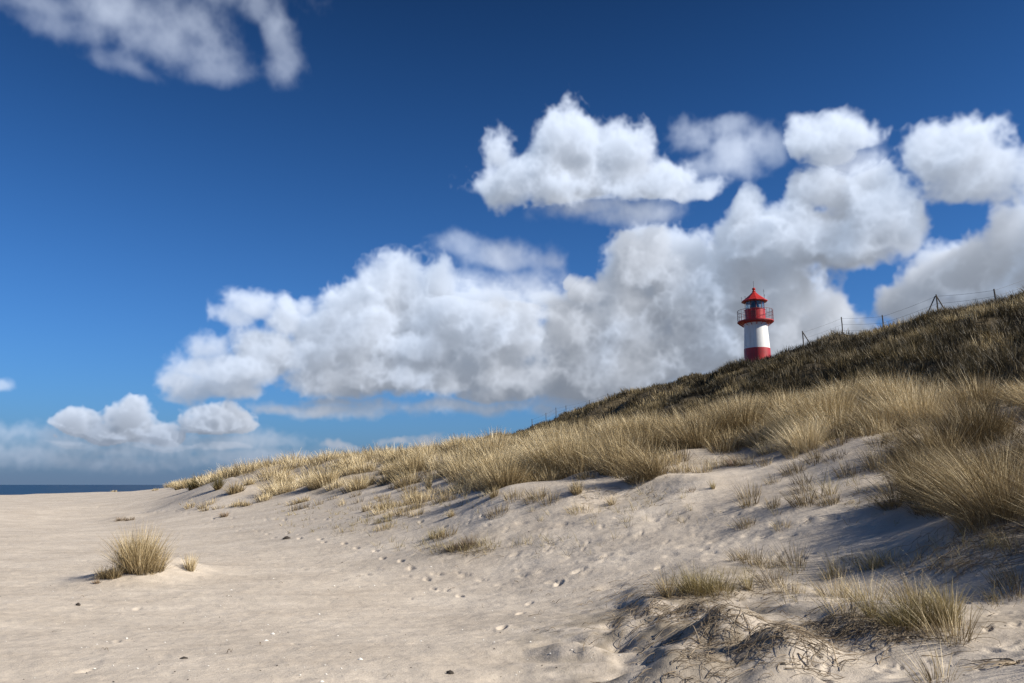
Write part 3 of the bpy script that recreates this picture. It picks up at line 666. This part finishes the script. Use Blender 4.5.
# ------------------------------------------------------------------ fences on the crest
def crest(px, py):
    """ground point where this bearing meets the skyline"""
    d = direction_of(px, py); Y = np.linspace(30, 170, 561); x = d[0]/d[1]*Y; z = height(x, Y); e = (z-EYE)/Y
    i = int(np.argmax(e)); return np.array([x[i], Y[i], z[i]])
def fence(name, posts, lab, sag=.1, depth=.8):
    base = crest(*posts[0][:2]); root = empty(name, base); tag(root, lab, 'fence'); tops = []
    for px, ytop, brace in posts:
        p = crest(px, ytop+8); d = direction_of(px, ytop+8); p = p+np.array([d[0]/d[1], 1, 0])*depth; p[2] = height(p[0], p[1]); t = at(px, ytop, p[1]); hgt = t[2]-p[2]
        q = p-base; b = MB(); r = .046
        b.tube([(q[0], q[1], q[2]-.4),(q[0]+.01, q[1], q[2]+hgt*.6),(q[0]-.01, q[1], q[2]+hgt)], [r, r*.95, r*.9], 7); po = b.build('post', M['wood'], root)
        if brace:
            for sx in brace:
                b = MB(); b.tube([(q[0]+sx*.95*hgt*.75, q[1]+.1, q[2]-.35),(q[0]+sx*.05, q[1]+.06, q[2]+hgt*.93)], r*.8, 6); b.build('brace', M['wood'], po)
        tops.append((q, hgt))
    for (a, ha), (c, hc) in zip(tops[:-1], tops[1:]):
        for f in (.92, .58, .25):
            b = MB(); P = []
            for k in range(9):
                t = k/8; p = a*(1-t)+c*t; z = (a[2]+ha*f)*(1-t)+(c[2]+hc*f)*t-sag*4*t*(1-t); P.append((p[0], p[1], z))
            b.tube(P, .0065, 4); b.build('wire', M['wire'], root)
fence('wire_fence', [(803,331,(1,)),(842,317,None),(883,315,None),(937,294.5,(-.9,.9)),(995,289,None),(1045,270,None)], 'sagging wire fence with a braced tripod post along the high dune crest', .045)
fence('wire_fence', [(532,419,None),(546,413,None),(556,407.5,None),(566,405.5,None),(589.5,400,None),(608,393.5,None)], 'row of far thin fence posts on the low left part of the dune crest', .05)

# ------------------------------------------------------------------ clouds
AZ0,AZ1,EL0,EL1=-46.,46.,-1.,41.
# puffs: px,py,rx,ry, depth centre(0..1), density, softness
P=[]
def c(dens,soft,w,*l):
    for a in l: P.append(a+(w,dens,soft))
# A
c(1,.10,.35,(494,150,23,30),(515,182,46,26),(572,146,38,34),(560,184,68,28),(622,150,32,26),(640,180,50,26),(696,192,32,16),(668,176,26,20),(545,165,26,22))
c(.16,.5,.4,(640,212,60,18),(590,206,60,14))
# B
c(.15,.35,.5,(688,143,26,20),(735,155,45,26),(775,150,28,20),(728,128,26,12),(712,165,40,16))
# C
c(.9,.05,.45,(838,136,44,26),(822,142,30,20),(846,160,30,16))
c(.3,.4,.45,(850,165,36,20))
# D
c(1,.0,.4,(962,155,46,38),(932,150,30,26),(1000,178,38,28),(1040,180,40,30),(975,185,45,20),(1090,200,60,30))
# E
c(1,.0,.4,(872,212,46,45),(832,192,34,26),(897,228,30,28),(752,212,28,22),(785,240,65,34),(738,242,40,28),(850,240,60,34),(820,225,40,30))
# F
c(1,.0,.6,(655,268,52,42),(620,284,28,30),(690,262,34,32),(700,300,60,50),(640,315,50,36),(770,300,60,50),(822,316,28,26),(800,340,70,36),(740,345,70,40),(735,285,40,40),(850,345,24,14))
# G
c(1,.0,.55,(922,282,32,24),(902,303,34,22),(960,272,46,34),(1012,245,36,40),(1000,290,60,40),(945,315,60,26),(1080,250,70,60),(1160,230,80,60),(1100,330,100,60))
c(1,.12,.6,(560,335,90,46),(470,330,80,42),(600,375,90,24),(700,330,70,40),(665,360,60,30),(835,352,30,20))
# H
c(.14,.35,.3,(500,258,50,18),(470,250,36,14),(545,262,20,12),(480,285,60,24),(530,290,50,22))
# I
c(.6,.15,.6,(250,308,34,16),(230,318,26,16),(205,352,26,18),(215,372,44,24))
c(1,.05,.5,(284,322,20,24),(305,312,12,12))
c(.8,.1,.6,(188,392,26,20),(225,390,34,16),(200,372,20,20))
c(1,.10,.6,(270,358,50,26),(350,312,34,30),(400,292,44,34),(380,330,66,40),(330,345,50,36),(440,330,64,44),(404,268,14,14),(440,285,20,24))
c(1,.12,.62,(500,345,80,40),(430,376,110,24),(330,382,60,20),(520,378,100,26),(600,355,80,40),(640,368,90,28),(610,392,80,18),(500,395,60,14),(700,350,80,36))
c(1,.02,.35,(580,292,28,15),(565,286,15,12),(625,330,30,20),(500,375,34,14),(505,330,50,30),(420,345,40,22),(240,372,34,16),(460,310,34,20))
# J
c(2.5,.0,.5,(72,429,30,17),(128,424,24,20),(105,437,42,15),(212,428,32,20),(165,440,50,12),(50,441,34,10),(130,414,15,13),(232,425,20,16),(85,424,18,13))
c(.45,.25,.42,(70,446,44,10),(150,448,60,10),(218,446,44,10))
c(.16,.4,.5,(60,442,100,12),(220,442,80,13),(120,450,130,12),(60,462,160,12),(260,462,120,12),(-60,445,80,12))
c(.5,.3,.5,(-2,390,16,10))
# M
c(.5,.2,.7,(300,412,60,6),(330,406,40,5),(590,402,50,8),(548,412,18,8))
c(.7,.1,.7,(400,442,36,5),(470,444,40,4),(340,446,30,4),(420,438,20,4))
# L
c(.28,.4,.6,(450,408,120,10),(330,411,90,8),(560,406,60,10))
c(.065,.6,.5,(110,8,110,34),(170,40,70,34),(215,68,40,18),(40,2,70,26),(120,62,40,12),(150,-30,150,30),(195,25,35,25),(150,40,60,28),(60,25,60,20))
c(.08,.5,.5,(280,40,20,40),(283,65,20,28),(262,10,20,20))
# beyond the frame
c(1,.0,.5,(-260,360,120,50),(-180,330,60,40),(-330,300,70,40),(1250,120,90,50),(1330,80,80,50))
KD=1.8; LOC=3.4
def clouds(U=1240,V=566,W=30,seed=4,quiet=True):
    rng=np.random.default_rng(seed)
    du=(AZ1-AZ0)/U; dv=(EL1-EL0)/V; dw=.5
    f32=np.float32
    def up1(A,n,step,ax):          # cubic B-spline upsampling along one axis
        x=np.arange(n)*step; i=np.floor(x).astype(int); t=x-i
        w=[(1-t)**3/6,(3*t**3-6*t**2+4)/6,(-3*t**3+3*t**2+3*t+1)/6,t**3/6]
        sh=[1,1,1]; sh[ax]=n; R=None
        for k in range(4):
            q=np.take(A,i+k,axis=ax); q*=w[k].astype(f32).reshape(sh)
            R=q if R is None else R.__iadd__(q)
        return R
    def noise(scale,vs=1.0):       # scale in degrees per lattice cell
        st=(du/scale, dw/max(scale,dw*1.2), dv/(scale*vs)); n3=(U,W,V)
        A=rng.standard_normal([int(n*q)+5 for n,q in zip(n3,st)]).astype(f32)
        for ax in (1,2,0): A=up1(A,n3[ax],st[ax],ax)
        A*=f32(1.9); return A
    u=(AZ0+du*(np.arange(U)+.5)).astype(f32); v=(EL0+dv*(np.arange(V)+.5)).astype(f32)
    w=(np.arange(W)-W/2).astype(f32)*dw
    # layout (smooth union of ellipsoids), warped by large noise
    wu=noise(3.2)*.32+noise(1.3)*.22; wv=noise(3.2)*.22+noise(1.3)*.18
    F=np.full((U,W,V),-3.0,f32); D=np.zeros((U,W,V),f32); S=np.zeros((U,W,V),f32)
    for (px,py,rx,ry,wc,dens,soft) in P:
        a0,e0=azel(px,py); a1,_=azel(px+rx,py); a2,_=azel(px-rx,py); _,e1=azel(px,py-ry); _,e2=azel(px,py+ry)
        ra=abs(a1-a2)/2; re=abs(e1-e2)/2; rw=min(max((ra*re)**.5,.7),3.4)
        wc=(wc-.5)*8
        iu=np.where(abs(u-a0)<ra*1.7+1.2)[0]; iv=np.where(abs(v-e0)<re*1.7+1)[0]
        if len(iu)==0 or len(iv)==0: continue
        sl=(slice(iu[0],iu[-1]+1),slice(None),slice(iv[0],iv[-1]+1))
        dvv=v[sl[2]][None,None,:]-e0+wv[sl]; dvv=np.where(dvv<0,dvv*1.22,dvv*.93)
        q=((u[sl[0]][:,None,None]-a0+wu[sl])/ra)**2+(dvv/re)**2+((w[None,:,None]-wc)/rw)**2
        # flat base: below centre fall quicker
        f=(1-np.sqrt(q))*min(1,0.55+.45*min(ra,re))     # normalised signed "height"
        m=f>F[sl]
        k=np.float32(.18)
        h=np.clip(.5+.5*(f-F[sl])/k,0,1)
        F[sl]=F[sl]*(1-h)+f*h+k*h*(1-h)
        D[sl]=np.where(m,dens,D[sl]); S[sl]=np.where(m,soft,S[sl])
    del wu,wv
    N=np.zeros_like(F); amp=1
    for sc,a in ((2.4,.27),(1.15,.25),(.55,.13),(.27,.075),(.14,.034)):
        n=noise(sc)
        lowv=np.exp(-(v/4.5)**2).astype(f32)                # far clouds low in the sky show finer lumps
        a=(a*(1-.55*lowv) if sc>.8 else a*(1+1.8*lowv))[None,None,:].astype(f32)
        N+=a*(1.0-1.35*np.abs(n)) if sc>.2 else a*n     # billowed
    X=F+N*(.85+.25*S)-.08+.10*S
    wid=(.56+.95*S)
    dens=np.clip(X/wid,0,1); dens=dens*dens*(3-2*dens)*D
    dens*=np.clip((w[None,:,None]+W*dw/2)/1.0,0,1)
    del N,X,wid,F
    # sun optical depth, marching columns away from the sun
    tau=np.zeros_like(dens); K=KD
    tE=math.tan(math.radians(SUN_EL))
    prev=np.zeros((W,V),f32)
    def shift(A,s,ax):
        i=math.floor(s); t=s-i
        def sh(j):
            B=np.zeros_like(A)
            if j==0: return A
            if ax==1:
                if 0<j<V: B[:,:-j]=A[:,j:]
                elif j<0: B[:,-j:]=A[:,:j]
            else:
                if 0<j<W: B[:-j]=A[j:]
                elif j<0: B[-j:]=A[:j]
            return B
        return sh(i)*(1-t)+sh(i+1)*t
    for i in range(U-1,-1,-1):
        th=math.radians(SUN_AZ-u[i]); sn=math.sin(th)
        prev=shift(shift(prev,tE/sn*du/dv,1),math.cos(th)/sn*du/dw,0)
        step=du/(sn*math.cos(math.radians(SUN_EL)))
        tau[i]=prev+dens[i]*(K*step*.5)
        prev=(prev+dens[i]*(K*step))*math.exp(-du/LOC)
    def blur(A,n,ax):
        for _ in range(2):
            P=np.cumsum(np.concatenate([np.zeros_like(np.take(A,[0],ax)),A],ax),ax,dtype=np.float64).astype(f32); L=A.shape[ax]
            hi=np.minimum(np.arange(L)+n+1,L); lo=np.maximum(np.arange(L)-n,0); sh=[1,1,1]; sh[ax]=L
            A=(np.take(P,hi,ax)-np.take(P,lo,ax))/(hi-lo).astype(f32).reshape(sh)
        return A
    Ts=np.exp(-.38*tau); Ts=blur(blur(blur(Ts,7,0),7,2),1,1)      # light that has been scattered many times is smooth
    up=np.cumsum(dens[:,:,::-1],axis=2)[:,:,::-1]*(K*dv)
    sun=.26*np.exp(-.8*tau)+.50*Ts+.24*np.exp(-.05*tau)
    up=blur(blur(up,4,0),3,2); amb=.20+.48*np.exp(-.12*up)+.32*np.exp(-.4*up)
    T=np.ones((U,V),f32); Cs=np.zeros((U,V),f32); Ca=np.zeros((U,V),f32)
    for j in range(W):
        a=1-np.exp(-dens[:,j]*K*dw)
        Cs+=T*a*sun[:,j]; Ca+=T*a*amb[:,j]; T*=1-a
    A=1-T
    return A.T,(Cs/np.maximum(A,1e-4)).T,(Ca/np.maximum(A,1e-4)).T      # rows = elevation upwards
EXPO = 0.52

# ------------------------------------------------------------------ sky: Nishita plus a ray-marched cloud layer around the horizon
def build_world():
    A, s, a = clouds(); V, U = A.shape
    img = bpy.data.images.new('cloud_field', U, V, alpha=True, float_buffer=True, is_data=True)
    px = np.stack([s, a, np.zeros_like(s), A], -1).astype(f32)
    px[..., :2] = px[..., :2]
    img.alpha_mode = 'CHANNEL_PACKED'
    img.pixels.foreach_set(np.ascontiguousarray(px).ravel()); img.pack()
    w = bpy.data.worlds.new('World'); SC.world = w; w.use_nodes = True; nt = w.node_tree; N, L = nt.nodes, nt.links; N.clear()
    out = N.new('ShaderNodeOutputWorld'); bg = N.new('ShaderNodeBackground'); L.new(bg.outputs[0], out.inputs[0])
    sky = N.new('ShaderNodeTexSky'); sky.sky_type = 'NISHITA'; sky.sun_disc = False; sky.sun_elevation = math.radians(SUN_EL); sky.sun_rotation = math.radians(SUN_AZ)
    sky.air_density = SKY[0]; sky.dust_density = SKY[1]; sky.ozone_density = SKY[2]
    tc = N.new('ShaderNodeTexCoord'); sep = N.new('ShaderNodeSeparateXYZ'); L.new(tc.outputs['Generated'], sep.inputs[0])
    def mth(op, a, b=None, c=None, clamp=False):
        n = N.new('ShaderNodeMath'); n.operation = op; n.use_clamp = clamp
        for i, v in enumerate((a, b, c)):
            if v is None: continue
            if isinstance(v, (int, float)): n.inputs[i].default_value = v
            else: L.new(v, n.inputs[i])
        return n.outputs[0]
    az = mth('ARCTAN2', sep.outputs[0], sep.outputs[1]); el = mth('ARCSINE', sep.outputs[2])
    u = mth('MULTIPLY_ADD', az, 180/math.pi/(AZ1-AZ0), -AZ0/(AZ1-AZ0)); v = mth('MULTIPLY_ADD', el, 180/math.pi/(EL1-EL0), -EL0/(EL1-EL0))
    cv = N.new('ShaderNodeCombineXYZ'); L.new(u, cv.inputs[0]); L.new(v, cv.inputs[1])
    im = N.new('ShaderNodeTexImage'); im.image = img; im.interpolation = 'Cubic'; im.extension = 'CLIP'; L.new(cv.outputs[0], im.inputs[0])
    sp = N.new('ShaderNodeSeparateColor'); L.new(im.outputs['Color'], sp.inputs[0])
    def vmath(op, a, b):
        n = N.new('ShaderNodeVectorMath'); n.operation = op
        for i, q in enumerate((a, b)):
            if isinstance(q, tuple): n.inputs[i].default_value = q
            else: L.new(q, n.inputs[i])
        return n.outputs[0]
    def scale(col, f):
        n = N.new('ShaderNodeVectorMath'); n.operation = 'SCALE'; n.inputs[0].default_value = col; L.new(f, n.inputs['Scale']); return n.outputs[0]
    lit = vmath('ADD', scale(C_SUN, sp.outputs[0]), scale(C_AMB, sp.outputs[1]))
    def mixc(f, a, b):
        x = N.new('ShaderNodeMix'); x.data_type = 'RGBA'; L.new(f, x.inputs['Factor'])
        for k, q in (('A', a), ('B', b)):
            if isinstance(q, tuple): x.inputs[k].default_value = q+(1,)
            else: L.new(q, x.inputs[k])
        return x.outputs['Result']
    # air between here and the far clouds, thicker toward the horizon
    ed = mth('MAXIMUM', mth('MULTIPLY', el, 180/math.pi), 0)
    air = mth('MULTIPLY', mth('EXPONENT', mth('MULTIPLY', ed, -1/AIR[0])), AIR[1])
    lit = mixc(air, lit, C_AIR)
    clear = vmath('MULTIPLY', sky.outputs[0], TINT)
    # deep polarised blue away from the horizon
    dk = mth('MULTIPLY_ADD', mth('MULTIPLY', ed, 1/34., clamp=True), -DEEP, 1.0)
    n = N.new('ShaderNodeVectorMath'); n.operation = 'SCALE'; L.new(clear, n.inputs[0]); L.new(dk, n.inputs['Scale']); clear = n.outputs[0]
    low = mth('MULTIPLY', mth('EXPONENT', mth('MULTIPLY', ed, -1/7.)), LOWF)
    clear = mixc(low, clear, C_LOW)
    clear = mixc(mth('MULTIPLY', mth('EXPONENT', mth('MULTIPLY', mth('POWER', ed, 1.5), -1/4.)), .85), clear, C_AIR)
    # broken fair-weather clouds in the rest of the sky, outside the marched sector
    L.new(mixc(im.outputs['Alpha'], clear, lit), bg.inputs[0]); bg.inputs[1].default_value = SKY_STR
    w.cycles.sampling_method = 'MANUAL'; w.cycles.sample_map_resolution = 1024
SKY_STR = .085; SKY = (1.0, .6, 3.0); TINT = (.24, .66, 1.20); DEEP = .66
C_SUN = (6.5, 6.6, 6.9); C_AMB = (1.5, 2.3, 3.6); AIR = (3.0, 1.0); C_AIR = (1.1, 1.65, 2.6); C_LOW = (1.3, 2.05, 3.2); LOWF = .84
build_world()
sun = bpy.data.lights.new('sun', 'SUN'); so = bpy.data.objects.new('sun', sun); COL.objects.link(so)
sun.energy = 5.0; sun.angle = math.radians(.53); sun.color = (1, .93, .83)
so.rotation_euler = (math.radians(90-SUN_EL), 0, math.radians(180-SUN_AZ))
cam = bpy.data.cameras.new('camera'); co = bpy.data.objects.new('camera', cam); COL.objects.link(co); SC.camera = co
cam.sensor_width = 36; cam.lens = FPX/1024*36; cam.clip_start = .05; cam.clip_end = 60000
co.location = (0, 0, EYE); co.rotation_euler = (math.pi/2+PITCH, 0, 0)
SC.view_settings.view_transform = 'Standard'; SC.view_settings.look = 'None'; SC.view_settings.gamma = 1; SC.view_settings.exposure = EXPO
SC.cycles.use_denoising = True; SC.cycles.denoiser = 'OPENIMAGEDENOISE'; SC.cycles.denoising_input_passes = 'RGB_ALBEDO_NORMAL'; SC.cycles.denoising_prefilter = 'NONE'; SC.cycles.max_bounces = 6; SC.cycles.diffuse_bounces = 3; SC.cycles.transmission_bounces = 5; SC.cycles.caustics_reflective = False; SC.cycles.caustics_refractive = False
SC.render.resolution_x = 1024; SC.render.resolution_y = 683
